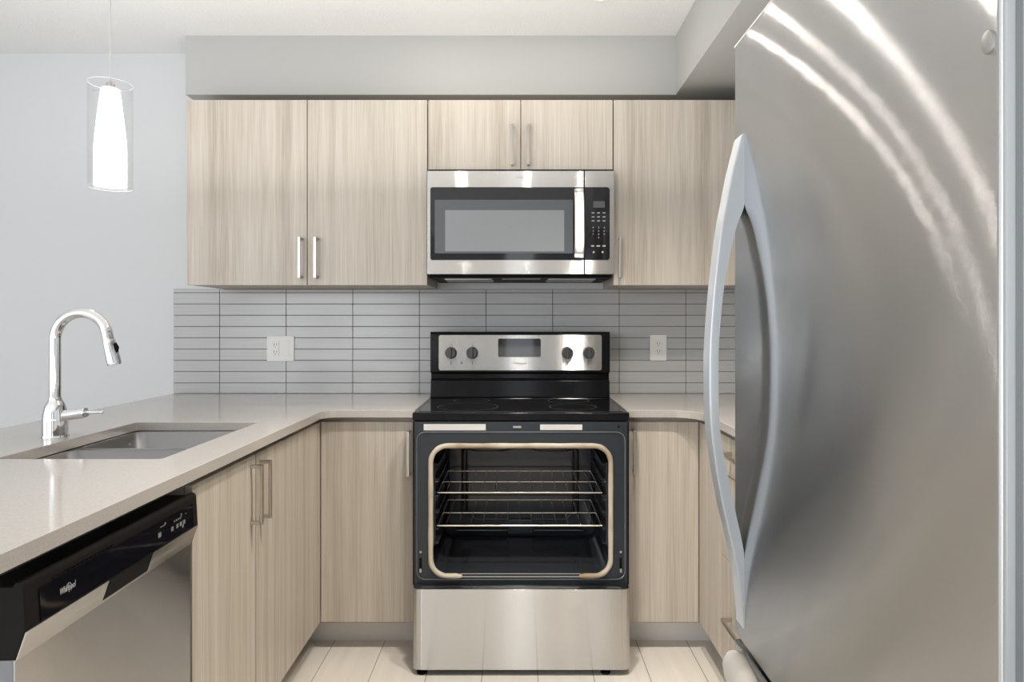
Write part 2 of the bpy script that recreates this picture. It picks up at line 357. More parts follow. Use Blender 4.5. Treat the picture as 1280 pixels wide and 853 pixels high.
for i, (x0, x1, z0, z1) in enumerate(WINS):
    t = 0.05; me = plate([[(x0, z0), (x1, z0), (x1, z1), (x0, z1)], [(x0+t, z0+t), (x1-t, z0+t), (x1-t, z1-t), (x0+t, z1-t)]], -YR+0.02, -YR+0.07, FRONT)
    o = finish('window_%d' % (i+1), me, M['white'], None, False); o['kind'] = 'structure'
me = plate([[(-4.75, 0.55), (-2.05, 0.55), (-2.05, 2.35), (-4.75, 2.35)], [(-4.7, 0.6), (-3.43, 0.6), (-3.43, 2.3), (-4.7, 2.3)], [(-3.37, 0.6), (-2.1, 0.6), (-2.1, 2.3), (-3.37, 2.3)]], XL-0.07, XL-0.02, RIGHT)
o = finish('window_3', me, M['white'], None, False); o['kind'] = 'structure'
# bulkhead above the cabinets: along the back, then along the right wall
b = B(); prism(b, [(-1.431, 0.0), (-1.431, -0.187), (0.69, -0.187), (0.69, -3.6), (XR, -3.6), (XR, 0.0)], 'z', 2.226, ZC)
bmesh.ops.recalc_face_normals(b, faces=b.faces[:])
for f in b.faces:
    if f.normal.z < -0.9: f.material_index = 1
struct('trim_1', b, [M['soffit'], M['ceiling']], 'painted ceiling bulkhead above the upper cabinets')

# ------------------------------------------------------------------ tiled backsplash
root = thing('tile_backsplash', (-0.1, 0, 0.915), 'pale grey stacked tile backsplash with dark joints behind the range', 'backsplash')
b = B(); box(b, -1.577, XR-0.002, -0.006, -0.0008, 0.915, 1.3935)
obj('grout_bed', b, M['grout'], root, False)
b = B(); g = 0.0024
zs = [1.378-0.0519*k for k in range(10)]
rows = [(zs[0]+g/2, 1.3925)] + [(zs[k+1]+g/2, zs[k]-g/2) for k in range(9)]; rows[-1] = (0.9155, rows[-1][1])
xs = [-1.365+0.3063*k for k in range(9)]
cols = [(-1.577, xs[0]-g/2)] + [(xs[k]+g/2, xs[k+1]-g/2) for k in range(8)] + [(xs[8]+g/2, XR-0.004)]
for z0, z1 in rows:
    for x0, x1 in cols: box(b, x0, x1, -0.0095, -0.004, z0, z1, 0.0008, 1)
obj('tiles', b, M['tile'], root)

# ------------------------------------------------------------------ cabinets
def bar_handle(parent, p, axis, face, L=0.166, out=0.034):
    """p = middle of the handle on the door's surface; axis of the bar; face = outward direction"""
    b = B(); p = Vector(p); f = Vector(face); a = Vector(axis); s = f.cross(a); w = 0.0055
    def bx(c, la, ls, lf):
        c = Vector(c); e = Vector([abs(v) for v in (a*la + s*ls + f*lf)]) if False else Vector((abs(a.x)*la+abs(s.x)*ls+abs(f.x)*lf, abs(a.y)*la+abs(s.y)*ls+abs(f.y)*lf, abs(a.z)*la+abs(s.z)*ls+abs(f.z)*lf))
        box(b, c.x-e.x, c.x+e.x, c.y-e.y, c.y+e.y, c.z-e.z, c.z+e.z, 0.0012)
    bx(p+f*(out-0.004), L/2, w, 0.004)
    for k in (-1, 1): bx(p+a*k*(L/2-0.005)+f*(out/2-0.002), 0.005, w, out/2-0.002)
    return obj('handle', b, M['nickel'], parent, True, 'brushed nickel bar handle')
def door_front(name, parent, x0, x1, z0, z1, yf, t=0.018):      # a slab facing the camera
    b = B(); box(b, x0, x1, yf, yf+t, z0, z1, 0.0012); return obj(name, b, M['wood'], parent)
def door_side(name, parent, xf, y0, y1, z0, z1, t):             # a slab facing left or right
    b = B(); box(b, xf, xf+t, y0, y1, z0, z1, 0.0012); return obj(name, b, M['wood'], parent)
G = 0.0015
ZU0, ZU1 = 1.392, 2.154
# upper cabinets
YU = -0.33
def upper(name, x0, x1, z0, z1, doors, handles, label, zfloor=None):
    r = thing(name, ((x0+x1)/2, 0, z0), label, 'cabinet')
    b = B(); box(b, x0, x1, -0.309, -0.001 if z0 > 1.4 else -0.001, z0+0.003, z1, 0.001)
    obj('cabinet_body', b, M['wood'], r)
    for (a, c), (hx, hz) in zip(doors, handles):
        d = door_front('door', r, a+G, c-G, z0+0.001, z1, YU)
        bar_handle(d, (hx, YU, hz), (0, 0, 1), (0, -1, 0))
    return r
upper('upper_cabinet', -1.3546, -0.3655, ZU0, ZU1, ((-1.3546, -0.8588), (-0.8588, -0.3655)), ((-0.882, 1.504), (-0.818, 1.504)),
      'wide pale wood upper cabinet with two tall doors, left of the microwave')
upper('upper_cabinet', -0.3635, 0.3964, 1.866, ZU1, ((-0.3635, 0.018), (0.018, 0.3964)), ((-0.0165, 1.964), (0.0485, 1.964)),
      'short two-door pale wood upper cabinet directly above the microwave')
r = upper('upper_cabinet', 0.3984, XR-0.002, ZU0, ZU1, ((0.3984, 0.92),), ((0.4235, 1.504),),
      'tall pale wood upper cabinet with one door, between microwave and refrigerator')
door_front('filler_panel', r, 0.9215, XR-0.003, ZU0+0.001, ZU1, YU)

# base cabinets (carcass, toe kick, doors)
ZD0, ZD1, ZB = 0.115, 0.866, 0.8855
XP, XRF = -0.735, 0.686        # face of the peninsula doors, face of the right-hand drawers
YB = -0.56                     # face of the back doors
r = thing('base_cabinet', (-0.55, -0.3, 0), 'single-door pale wood base cabinet left of the range', 'cabinet')
b = B(); box(b, -1.34, -0.378, -0.535, -0.012, 0.10, ZB); obj('cabinet_body', b, M['carcass'], r, False)
b = B(); box(b, -0.82, -0.378, -0.466, -0.45, 0.0, 0.10); obj('toe_kick', b, M['toe'], r, False)
d = door_front('door', r, XP+0.002, -0.379, ZD0, ZD1, YB); bar_handle(d, (-0.402, YB, 0.752), (0, 0, 1), (0, -1, 0))
r = thing('base_cabinet', (0.55, -0.3, 0), 'single-door pale wood base cabinet in the corner right of the range', 'cabinet')
b = B(); box(b, 0.410, 0.70, -0.535, -0.012, 0.10, ZB); box(b, 0.70, XR-0.004, -0.535, -0.012, 0.10, ZB); obj('cabinet_body', b, M['carcass'], r, False)
b = B(); box(b, 0.410, 0.78, -0.466, -0.45, 0.0, 0.10); obj('toe_kick', b, M['toe'], r, False)
d = door_front('door', r, 0.411, XRF-0.002, ZD0, ZD1, YB); bar_handle(d, (0.440, YB, 0.758), (0, 0, 1), (0, -1, 0))
# right-hand drawer unit
r = thing('drawer_cabinet', (0.98, -1.2, 0), 'pale wood base unit with three stacked drawers beside the refrigerator', 'cabinet')
b = B(); box(b, XRF+0.02, XR-0.004, -1.585, -0.5625, 0.10, ZB); obj('cabinet_body', b, M['carcass'], r, False)
b = B(); box(b, 0.78, 0.796, -1.585, -0.562, 0.0, 0.10); obj('toe_kick', b, M['toe'], r, False)
door_side('filler_panel', r, XRF, -0.823, -0.5615, ZD0, ZD1, 0.018)
for z0, z1, hz in ((0.7415, ZD1, 0.818), (0.4665, 0.7385, 0.625), (ZD0, 0.4635, 0.288)):
    d = door_side('drawer', r, XRF, -1.583, -0.826, z0, z1, 0.018)
    bar_handle(d, (XRF, -1.005, hz), (0, 1, 0), (-1, 0, 0))
# sink base in the peninsula
r = thing('sink_cabinet', (-1.0, -1.15, 0), 'two-door pale wood sink base in the peninsula beside the dishwasher', 'cabinet')
b = B()
box(b, -1.32, -1.30, -1.526, -0.5625, 0.10, ZB); box(b, -1.30, XP-0.02, -1.526, -1.508, 0.10, ZB); box(b, -1.30, XP-0.02, -0.80, -0.782, 0.10, ZB)
box(b, -1.30, XP-0.02, -1.508, -0.80, 0.10, 0.118); box(b, -1.30, XP-0.02, -0.782, -0.5625, 0.10, ZB)
obj('cabinet_body', b, M['carcass'], r, False)
b = B(); box(b, -0.836, -0.82, -1.526, -0.562, 0.0, 0.10); obj('toe_kick', b, M['toe'], r, False)
door_side('filler_panel', r, XP-0.018, -0.787, -0.5615, ZD0, ZD1, 0.018)
for y0, y1, hy in ((-1.526, -1.1655, -1.199), (-1.1625, -0.790, -1.137)):
    d = door_side('door', r, XP-0.018, y0+G, y1-G, ZD0, ZD1, 0.018)
    bar_handle(d, (XP, hy, 0.76), (0, 0, 1), (1, 0, 0))
b = B(); box(b, -1.34, -1.32, -2.10, -0.5625, 0.0, ZB); obj('back_panel', b, M['wood'], r, False)

# ------------------------------------------------------------------ worktops
ZT = 0.914
def arc(cx, cy, r, a0, a1, n=8): return [(cx+r*math.cos(math.radians(a0+(a1-a0)*k/n)), cy+r*math.sin(math.radians(a0+(a1-a0)*k/n))) for k in range(n+1)]
XE, YE = -0.712, -0.59
r1 = 0.05
outer = [(-1.577, -0.0105), (-1.577, -2.16), (XE, -2.16)] + arc(XE+r1, YE-r1, r1, 180, 90) + [(-0.3755, YE), (-0.3755, -0.0105)]
SX0, SX1, SY0, SY1 = -1.233, -0.838, -1.466, -0.8875
me = plate([outer, rrect(SX0, SX1, SY0, SY1, 0.012, 4)], ZB+0.0005, ZT, None, 0.0015)
tag(finish('worktop', me, M['quartz']), 'greige quartz worktop on the peninsula with the sink cut into it', 'worktop')
r1 = 0.10; XE2 = 0.668
outer = [(0.4075, -0.0105), (0.4075, YE)] + arc(XE2-r1, YE-r1, r1, 90, 0) + [(XE2, -1.59), (XR-0.002, -1.59), (XR-0.002, -0.0105)]
me = plate([outer], ZB+0.0005, ZT, None, 0.0015)
tag(finish('worktop', me, M['quartz']), 'greige quartz worktop running from the right of the range to the refrigerator', 'worktop')

# ------------------------------------------------------------------ sink
r = thing('double_sink', (-1.035, -1.18, 0.68), 'undermount stainless double-bowl sink let into the peninsula worktop', 'sink')
def bowl(x0, x1, y0, y1, z0, z1):
    b = B(); loops = []
    for (gx, z, rad) in ((0.0, z1, 0.03), (0.004, z0+0.03, 0.03), (0.012, z0+0.008, 0.03), (0.03, z0, 0.03)):
        loops.append([b.verts.new((p[0], p[1], z)) for p in rrect(x0+gx, x1-gx, y0+gx, y1-gx, rad, 5)])
    n = len(loops[0])
    for A, C in zip(loops, loops[1:]):
        for j in range(n): b.faces.new((A[j], A[(j+1) % n], C[(j+1) % n], C[j]))
    b.faces.new(loops[-1])
    o = obj('bowl', b, M['sink_steel'], r)
    md = o.modifiers.new('thickness', 'SOLIDIFY'); md.thickness = 0.0012; md.offset = 0
    bb = B(); cx, cy = (x0+x1)/2, (y0+y1)/2
    lathe(bb, ((0.044, 0.0), (0.044, 0.003), (0.036, 0.004), (0.03, 0.0015), (0.012, 0.001)), (cx, cy, z0+0.0008), 'z', 28, False, True)
    obj('drain', bb, M['chrome'], o)
ym = -1.192
bowl(SX0+0.006, SX1-0.004, SY0+0.004, ym-0.010, 0.69, ZB-0.002); bowl(SX0+0.006, SX1-0.004, ym+0.010, SY1-0.004, 0.69, ZB-0.002)
me = plate([rrect(SX0-0.02, SX1+0.02, SY0-0.02, SY1+0.02, 0.02, 4), rrect(SX0+0.006, SX1-0.004, SY0+0.004, ym-0.010, 0.03, 5), rrect(SX0+0.006, SX1-0.004, ym+0.010, SY1-0.004, 0.03, 5)], ZB-0.0025, ZB-0.0006)
finish('rim', me, M['sink_steel'], r)

# ------------------------------------------------------------------ faucet
FX, FY = -1.305, -1.16
r = thing('faucet', (FX, FY, ZT), 'chrome gooseneck pull-down kitchen faucet standing on the peninsula behind the sink', 'faucet')
b = B(); lathe(b, ((0.034, 0.0), (0.034, 0.004), (0.0325, 0.006), (0.0325, 0.045), (0.031, 0.066), (0.027, 0.085), (0.021, 0.098), (0.017, 0.104), (0.0162, 0.112)), (FX, FY, ZT), 'z', 36)
obj('base', b, M['chrome'], r)
b = B(); R = 0.0745; zc = 1.190; cx = FX+R
pts = [(FX, FY, 1.02), (FX, FY, 1.08), (FX, FY, 1.14)] + [(cx+R*math.cos(q), FY, zc+R*math.sin(q)) for q in [math.radians(180-k*8.35) for k in range(21)]]
tube(b, pts, 0.0146, 20); obj('spout', b, M['chrome'], r)
e = Vector(pts[-1]); dirv = Vector((0.225, 0, -0.974))
b = B(); hp = [e, e+dirv*0.018, e+dirv*0.020, e+dirv*0.03, e+dirv*0.085, e+dirv*0.093]
tube(b, hp, [0.0146, 0.0146, 0.0155, 0.0165, 0.019, 0.017], 20); hd = obj('spray_head', b, M['chrome'], r)
b = B(); q = e+dirv*0.045+Vector((0.0175, -0.004, 0.004)); tube(b, [q+dirv*-0.012, q+Vector((0.004,0,0)), q+dirv*0.014], [0.004, 0.0045, 0.003], 8); obj('spray_button', b, M['black'], hd)
b = B(); hz = 0.977
tube(b, [(FX+0.022, FY, hz-0.004), (FX+0.028, FY, hz-0.003), (FX+0.082, FY, hz+0.005), (FX+0.088, FY, hz+0.006)], [0.014, 0.0155, 0.0155, 0.013], 20)
hb = obj('valve', b, M['chrome'], r)
b = B(); tube(b, [(FX+0.085, FY, hz+0.0055), (FX+0.11, FY, hz+0.006), (FX+0.13, FY, hz+0.006), (FX+0.134, FY, hz+0.0062), (FX+0.137, FY, hz+0.006)], [0.005, 0.0042, 0.0042, 0.006, 0.004], 12); obj('lever', b, M['chrome'], hb)

# ------------------------------------------------------------------ dishwasher
DN, DF = -2.048, -1.5315          # near and far ends
r = thing('dishwasher', (-1.0, (DN+DF)/2, 0), 'stainless dishwasher with black control strip under the end of the peninsula', 'dishwasher')
b = B(); box(b, -1.29, XP-0.055, DN+0.004, DF-0.004, 0.02, 0.862, 0.002); obj('tub', b, M['mid_grey'], r)
b = B(); box(b, XP-0.002, XP, DN+0.001, DF-0.002, 0.115, 0.742, 0.0008)
dr = obj('door', b, M['steel'], r)
b = B(); box(b, XP-0.05, XP-0.002, DN+0.0025, DF-0.0035, 0.116, 0.738, 0.003); obj('door_liner', b, M['mid_grey'], dr)
b = B(); box(b, -0.85, -0.835, DN+0.004, DF-0.004, 0.0, 0.112); obj('toe_kick', b, M['black'], r, False)
prof = [(-0.80, 0.7365), (-0.7335, 0.7385), (-0.719, 0.781), (-0.7225, 0.8455), (-0.7265, 0.8515), (-0.733, 0.853), (-0.738, 0.846), (-0.80, 0.846)]
b = B(); prism(b, prof, 'y', DN, DF, 0.0012); pn = obj('control_panel', b, M['panel_black'], r)
def face_pt(y, t, w=0.0):         # t=0 bottom of the black face, 1 top; w = offset outwards
    x0, z0, x1, z1 = -0.719, 0.781, -0.7225, 0.8455
    return Vector((x0+(x1-x0)*t+w, y, z0+(z1-z0)*t))
b = B(); A = [face_pt(DN+0.030, 0.03, .0002), face_pt(DF-0.022, 0.03, .0002), face_pt(DF-0.022, 0.80, .0002), face_pt(DN+0.030, 0.80, .0002)]
v0 = [b.verts.new(p) for p in A]; v1 = [b.verts.new(p+Vector((0.0015, 0, 0))) for p in A]
b.faces.new(v1); b.faces.new(v0[::-1])
for i in range(4): b.faces.new((v0[i], v0[(i+1) % 4], v1[(i+1) % 4], v1[i]))
gl = obj('control_glass', b, M['black_gloss'], r, False, 'glossy black control glass')
# steel bevel under the strip with the grip pocket
n = Vector((0.9464, 0, -0.3229)); u = Vector((0.3229, 0, 0.9464))
b = B()
def bev_pt(y, t, w): return Vector((-0.7335+(-0.719+0.7335)*t, y, 0.7385+(0.781-0.7385)*t)) + n*w
def quad_slab(b, ys, ts, w0, w1):
    P = [(ys[0], ts[0]), (ys[1], ts[0]), (ys[1], ts[1]), (ys[0], ts[1])]
    a = [b.verts.new(bev_pt(y, t, w0)) for y, t in P]; c = [b.verts.new(bev_pt(y, t, w1)) for y, t in P]
    b.faces.new(c); b.faces.new(a[::-1])
    for i in range(4): b.faces.new((a[i], a[(i+1) % 4], c[(i+1) % 4], c[i]))
PK0, PK1 = -1.852, -1.713
quad_slab(b, (DN+0.001, PK0), (0.0, 0.97), 0.0002, 0.0012); quad_slab(b, (PK1, DF-0.001), (0.0, 0.97), 0.0002, 0.0012); quad_slab(b, (PK0, PK1), (0.0, 0.12), 0.0002, 0.0012)
obj('grip_strip', b, M['steel'], pn, False, 'stainless strip with a dark grip pocket')
b = B(); quad_slab(b, (PK0, PK1), (0.12, 0.97), 0.0002, 0.0008); obj('grip_pocket', b, M['black'], pn, False)
tilt = Matrix.Identity(4)
me = text_mesh('Whirlpool', 0.036, face_pt(-1.958, 0.42, 0.0022), RIGHT, 0.0003, 0.15, 0.0135); bb = B(); mesh_into(bb, me)
for k in range(10):               # the ring swash around the middle of the lettering
    a0 = math.radians(-40+k*24); a1 = math.radians(-40+(k+1)*24)
    P = [Vector((0, 0.006*math.cos(a), 0.0085*math.sin(a))) for a in (a0, a1)]
    c = face_pt(-1.956, 0.42, 0.0024); tube(bb, [c+P[0], c+P[1]], 0.00035, 5)
obj('logo_lettering', bb, M['print'], gl, False)
bb = B()
def mark(y, t, w, h):
    p = face_pt(y, t, 0.0019); bb = B(); box(bb, p.x-0.0004, p.x+0.0004, y-w/2, y+w/2, p.z-h/2, p.z+h/2); obj('button_mark', bb, M['dim_print'], gl, False)
for y in (-1.642, -1.622, -1.608, -1.594): mark(y, 0.36, 0.0085, 0.0085)
for k in range(4): mark(-1.632+0.008*k, 0.56, 0.004, 0.0035)
mark(-1.604, 0.64, 0.003, 0.006); mark(-1.60, 0.25, 0.006, 0.006); mark(-1.585, 0.60, 0.004, 0.0015)
mark(-1.69, 0.40, 0.010, 0.0095); mark(-1.678, 0.62, 0.016, 0.0015); mark(-1.668, 0.66, 0.004, 0.004)
bb = B()
for k in range(14): p = face_pt(-1.985+0.011*k, 0.86, 0.0002); box(bb, p.x-0.001, p.x+0.0006, p.y-0.004, p.y+0.004, p.z-0.0015, p.z+0.0015)
obj('steam_vent', bb, M['black_gloss'], pn, False)

# ------------------------------------------------------------------ range with its oven door taken off
RX0, RX1 = -0.371, 0.403
YF = -0.67                        # plane of the oven's front frame
RC = (RX0+RX1)/2
r = thing('electric_range', (RC, -0.37, 0), 'stainless and black electric range with glass cooktop and doorless open oven', 'stove')
# shell around the cavity
CX0, CX1, CZ0, CZ1, CY1 = -0.312, 0.344, 0.322, 0.800, -0.205
b = B(); yb = -0.08
box(b, RX0, CX0-0.012, YF+0.012, yb, 0.03, 0.884); box(b, CX1+0.012, RX1, YF+0.012, yb, 0.03, 0.884)
box(b, CX0-0.012, CX1+0.012, CY1+0.03, yb, 0.03, 0.884); box(b, CX0-0.012, CX1+0.012, YF+0.012, CY1+0.03, 0.825, 0.884); box(b, CX0-0.012, CX1+0.012, YF+0.012, CY1+0.03, 0.03, 0.305)
obj('range_body', b, M['black'], r, False)
# front frame with the rounded oven mouth, and a raised lip
OX0, OX1, OZ0, OZ1 = -0.300, 0.331, 0.338, 0.792
me = plate([[(RX0+0.002, 0.285), (RX1-0.002, 0.285), (RX1-0.002, 0.883), (RX0+0.002, 0.883)], rrect(OX0, OX1, OZ0, OZ1, 0.055, 8)], -YF-0.012, -YF, FRONT, 0.0015)
fr = finish('oven_front_frame', me, M['oven_frame'], r)
b = B(); tube(b, [(p[0], YF-0.0012, p[1]) for p in rrect(RX0+0.014, RX1-0.014, 0.318, 0.846, 0.03, 6)], 0.0022, 8, True); obj('frame_bead', b, M['bead'], fr)
for x in (RX0, RX1-0.006):
    b = B(); box(b, x, x+0.006, YF-0.004, YF+0.012, 0.30, 0.884, 0.001); obj('side_trim', b, M['black_enamel'], fr)
# cavity: open box
b = B(); loops = []
for y, g, rad in ((YF+0.006, 0.0, 0.055), (YF+0.03, -0.008, 0.05), (CY1-0.02, -0.006, 0.04), (CY1, 0.012, 0.04)):
    loops.append([b.verts.new((p[0], y, p[1])) for p in rrect(OX0+g, OX1-g, OZ0+g, OZ1-g, rad, 8)])
for A, C in zip(loops, loops[1:]):
    for j in range(len(A)): b.faces.new((A[j], A[(j+1) % len(A)], C[(j+1) % len(A)], C[j]))
b.faces.new(loops[-1]); cv = obj('oven_cavity', b, M['cavity'], r)
# gasket, open along the bottom
base = rrect(OX0-0.006, OX1+0.006, OZ0-0.006, OZ1+0.006, 0.06, 8)
b = B(); start = [(-0.185, OZ0-0.004)]
pts = [(-0.195, OZ0-0.007), (-0.215, OZ0-0.006)]
n8 = 9
loop = [p for p in base]
ordered = loop[2*n8:3*n8][::-1] + loop[n8:2*n8][::-1] + loop[0:n8][::-1] + loop[3*n8:4*n8][::-1]
pts += ordered + [(0.245, OZ0-0.006), (0.225, OZ0-0.007)]
dense = []
for a, c in zip(pts, pts[1:]):
    m = max(1, int(math.dist(a, c)/0.04))
    for k in range(m): dense.append((a[0]+(c[0]-a[0])*k/m, a[1]+(c[1]-a[1])*k/m))
dense.append(pts[-1])
rad = [0.0092+0.0006*math.sin(i*1.7) for i in range(len(dense))]; rad[0] = rad[-1] = 0.006
tube(b, [(p[0], YF-0.006, p[1]) for p in dense], rad, 10); obj('door_gasket', b, M['gasket'], fr)
b = B(); box(b, -0.20, 0.23, YF-0.003, YF, OZ0-0.012, OZ0-0.008, 0.001); box(b, -0.20, 0.23, YF-0.0025, YF, OZ0-0.001, OZ0+0.002, 0.001); obj('sill_bead', b, M['alu'], fr)
# hinge slots and screws
for x in (-0.343, 0.374):
    b = B(); box(b, x-0.005, x+0.005, YF-0.001, YF+0.002, 0.345, 0.395, 0.0008); obj('hinge_slot', b, M['black'], fr)
    b = B(); box(b, x-0.004, x+0.004, YF-0.006, YF+0.001, 0.343, 0.357, 0.002); obj('hinge_tab', b, M['alu'], fr)
    b = B(); lathe(b, ((0.0042, 0.0), (0.0042, -0.002), (0.002, -0.0035)), (x, YF, 0.416), 'y', 12); obj('screw', b, M['alu'], fr)
b = B(); lathe(b, ((0.004, 0.0), (0.004, -0.0015), (0.002, -0.002)), (0.366, YF, 0.866), 'y', 12); obj('screw', b, M['black'], fr)
b = B(); box(b, -0.012, 0.018, YF-0.003, YF, 0.860, 0.868, 0.001); box(b, -0.009, 0.002, YF-0.007, YF-0.003, 0.862, 0.866, 0.001); obj('door_latch', b, M['alu'], fr)
for x0, x1, z0, z1 in ((-0.332, -0.110, 0.852, 0.8745), (0.085, 0.236, 0.853, 0.873)):
    b = B(); box(b, x0, x1, YF-0.0012, YF, z0, z1, 0.0005); st = obj('sticker', b, M['sticker'], r, False, 'white paper sticker')
    b = B(); w = x1-x0
    for k in range(3): box(b, x0+0.06*w, x0+(0.94-0.12*k)*w, YF-0.0016, YF-0.0010, z1-0.0062-0.005*k, z1-0.0048-0.005*k)
    obj('fine_print', b, M['print'], st, False)
# racks
for z in (0.611, 0.4886):
    b = B(); x0, x1, ya, yb2, ym2 = -0.292, 0.316, -0.60, -0.245, -0.435
    for y, rr in ((ya, 0.0036), (ym2, 0.0026), (yb2, 0.0028)): tube(b, [(x0, y, z), (x1, y, z)], rr, 10)
    for x in (x0+0.002, x1-0.002): tube(b, [(x, ya, z), (x, yb2, z)], 0.003, 8)
    for k in range(13):
        x = x0+0.032+k*0.0453; tube(b, [(x, ya-0.002, z+0.001), (x, ya+0.02, z+0.0035), (x, yb2, z+0.0035)], 0.0017, 6)
    obj('oven_rack', b, M['rack'], r, True, 'pale wire oven rack')
# rack runners on the cavity sides
for s, x in ((1, OX0+0.004), (-1, OX1-0.004)):
    b = B(); box(b, x-s*0.012, x-s*0.002, -0.615, -0.245, 0.42, 0.725, 0.002)
    for z in (0.43, 0.4815, 0.543, 0.604, 0.665, 0.72):
        box(b, min(x-s*0.012, x+s*0.010), max(x-s*0.012, x+s*0.010), -0.61, -0.25, z-0.006, z, 0.002)
    obj('rack_runner', b, M['cavity'], cv)
# broil element (top) and the grille panel pressed in the back wall
b = B(); pts = []
for cx, s in ((-0.105, 1), (0.137, -1)):
    tube(b, [(cx+0.10*math.cos(q), -0.44+0.15*math.sin(q), 0.760) for q in [2*math.pi*k/28 for k in range(28)]], 0.0042, 8, True)
tube(b, [(-0.10, -0.29, 0.760), (-0.06, CY1-0.005, 0.745)], 0.0042, 8); tube(b, [(0.13, -0.29, 0.760), (0.09, CY1-0.005, 0.745)], 0.0042, 8)
obj('broil_element', b, M['element'], cv)
b = B()
tube(b, [(-0.175, CY1-0.004, 0.745), (-0.225, CY1-0.004, 0.69), (-0.225, CY1-0.004, 0.42)], 0.012, 8); tube(b, [(0.207, CY1-0.004, 0.745), (0.257, CY1-0.004, 0.69), (0.257, CY1-0.004, 0.42)], 0.012, 8)
tube(b, [(p[0], CY1-0.003, p[1]) for p in rrect(-0.21, 0.242, 0.395, 0.735, 0.05, 6)], 0.004, 8, True)
obj('pressed_back_panel', b, M['cavity'], cv)
b = B(); box(b, -0.035, 0.072, CY1-0.03, CY1-0.002, 0.34, 0.402, 0.004); tube(b, [(-0.255, CY1-0.018, 0.352), (-0.04, CY1-0.018, 0.352)], 0.005, 8); tube(b, [(0.076, CY1-0.018, 0.352), (0.285, CY1-0.018, 0.352)], 0.005, 8)
obj('bake_element_bracket', b, M['cavity'], cv)
# storage drawer
b = B(); dx0, dx1 = -0.3625, 0.3990
poly = [(dx0, -0.685), (dx0, -0.712), (dx0+0.012, -0.7235), (dx0+0.03, -0.7255), (dx1-0.03, -0.7255), (dx1-0.012, -0.7235), (dx1, -0.712), (dx1, -0.685)]
prism(b, poly, 'z', 0.022, 0.3045, 0.0015); dw = obj('storage_drawer', b, M['steel'], r)
b = B(); box(b, dx0+0.02, dx1-0.02, -0.685, YF+0.013, 0.03, 0.29); obj('drawer_box', b, M['black'], dw, False)
for x, y in ((-0.335, -0.698), (0.315, -0.698), (-0.335, -0.15), (0.36, -0.15)):
    b = B(); lathe(b, ((0.018, 0.0), (0.018, 0.008), (0.009, 0.010), (0.009, 0.032)), (x, y, 0.0), 'z', 14); obj('levelling_foot', b, M['black'], r)
# cooktop
b = B(); box(b, RX0-0.002, RX1+0.002, YF-0.004, -0.205, 0.8865, 0.9165, 0.006, 3)
ck = obj('cooktop', b, M['black_enamel'], r)
b = B(); box(b, RX0+0.018, RX1-0.018, YF+0.022, -0.222, 0.915, 0.9178, 0.001); obj('ceramic_glass', b, M['black_gloss'], ck)
for i, (x, y, rr) in enumerate(((-0.185, -0.52, 0.115), (0.215, -0.52, 0.09), (-0.185, -0.315, 0.075), (0.215, -0.315, 0.085))):
    b = B(); k = 40
    A = [[b.verts.new((x+q*math.cos(2*math.pi*j/k), y+q*math.sin(2*math.pi*j/k), 0.91805)) for j in range(k)] for q in (rr-0.0015, rr)]
    for j in range(k): b.faces.new((A[0][j], A[0][(j+1) % k], A[1][(j+1) % k], A[1][j]))
    obj('burner_ring', b, M['dark_print'], ck, False)
# backguard
YG = -0.205
b = B(); prism(b, [(-0.205, 0.916), (-0.200, 0.918), (-0.192, 0.988), (-0.178, 0.998), (-0.178, 1.018), (-0.205, 1.026), (-0.206, 1.190), (-0.198, 1.200), (-0.08, 1.200), (-0.08, 0.885), (-0.203, 0.885)], 'x', RX0+0.001, RX1-0.001, 0.0015)
bg = obj('backguard', b, M['black_enamel'], r)
b = B(); tube(b, [(RX0+0.004, -0.206, 0.921), (RX1-0.004, -0.206, 0.921)], 0.0035, 8); obj('trim_rail', b, M['black_enamel'], bg)
PX0, PX1, PZ0, PZ1 = -0.3335, 0.3665, 1.034, 1.1865
me = plate([rrect(PX0, PX1, PZ0, PZ1, 0.010, 5)], 0.2055, 0.2085, FRONT, 0.001); pnl = finish('control_panel', me, M['steel'], r)
DX0, DX1, DZ0, DZ1 = -0.0785, 0.1045, 1.092, 1.171
me = plate([rrect(DX0, DX1, DZ0, DZ1, 0.006, 4)], 0.2085, 0.2095, FRONT); finish('clock_display', me, M['black_gloss'], pnl)
YP = -0.2086
bb = B(); mesh_into(bb, text_mesh('Whirlpool', 0.056, Vector((0.014, YP, 1.063)), FRONT, 0.0003, 0.12)); 
obj('logo_lettering', bb, M['dark_print'], pnl, False)
for x in (-0.281, -0.1895, 0.219, 0.311):
    z = 1.1095
    b = B(); lathe(b, ((0.026, 0.0), (0.0255, -0.004), (0.0235, -0.008), (0.0225, -0.02), (0.020, -0.023)), (x, YP, z), 'y', 28)
    box(b, x-0.005, x+0.005, YP-0.033, YP-0.018, z-0.0225, z+0.0255, 0.003); box(b, x-0.0012, x+0.0012, YP-0.0336, YP-0.0325, z+0.006, z+0.022, 0, 2, 1); obj('knob', b, [M['knob'], M['print']], pnl)
for x, w, z0, z1 in [(x, 0.001, z0, z1) for x in (-0.281, -0.1895, 0.219, 0.311) for z0, z1 in ((1.060, 1.074), (1.142, 1.150))] + [(x, 0.003, 1.063, 1.069) for x in (-0.236, 0.265)]:
    bb = B(); box(bb, x-w, x+w, YP-0.0004, YP+0.0002, z0, z1); obj('dial_mark', bb, M['dark_print'], pnl, False)

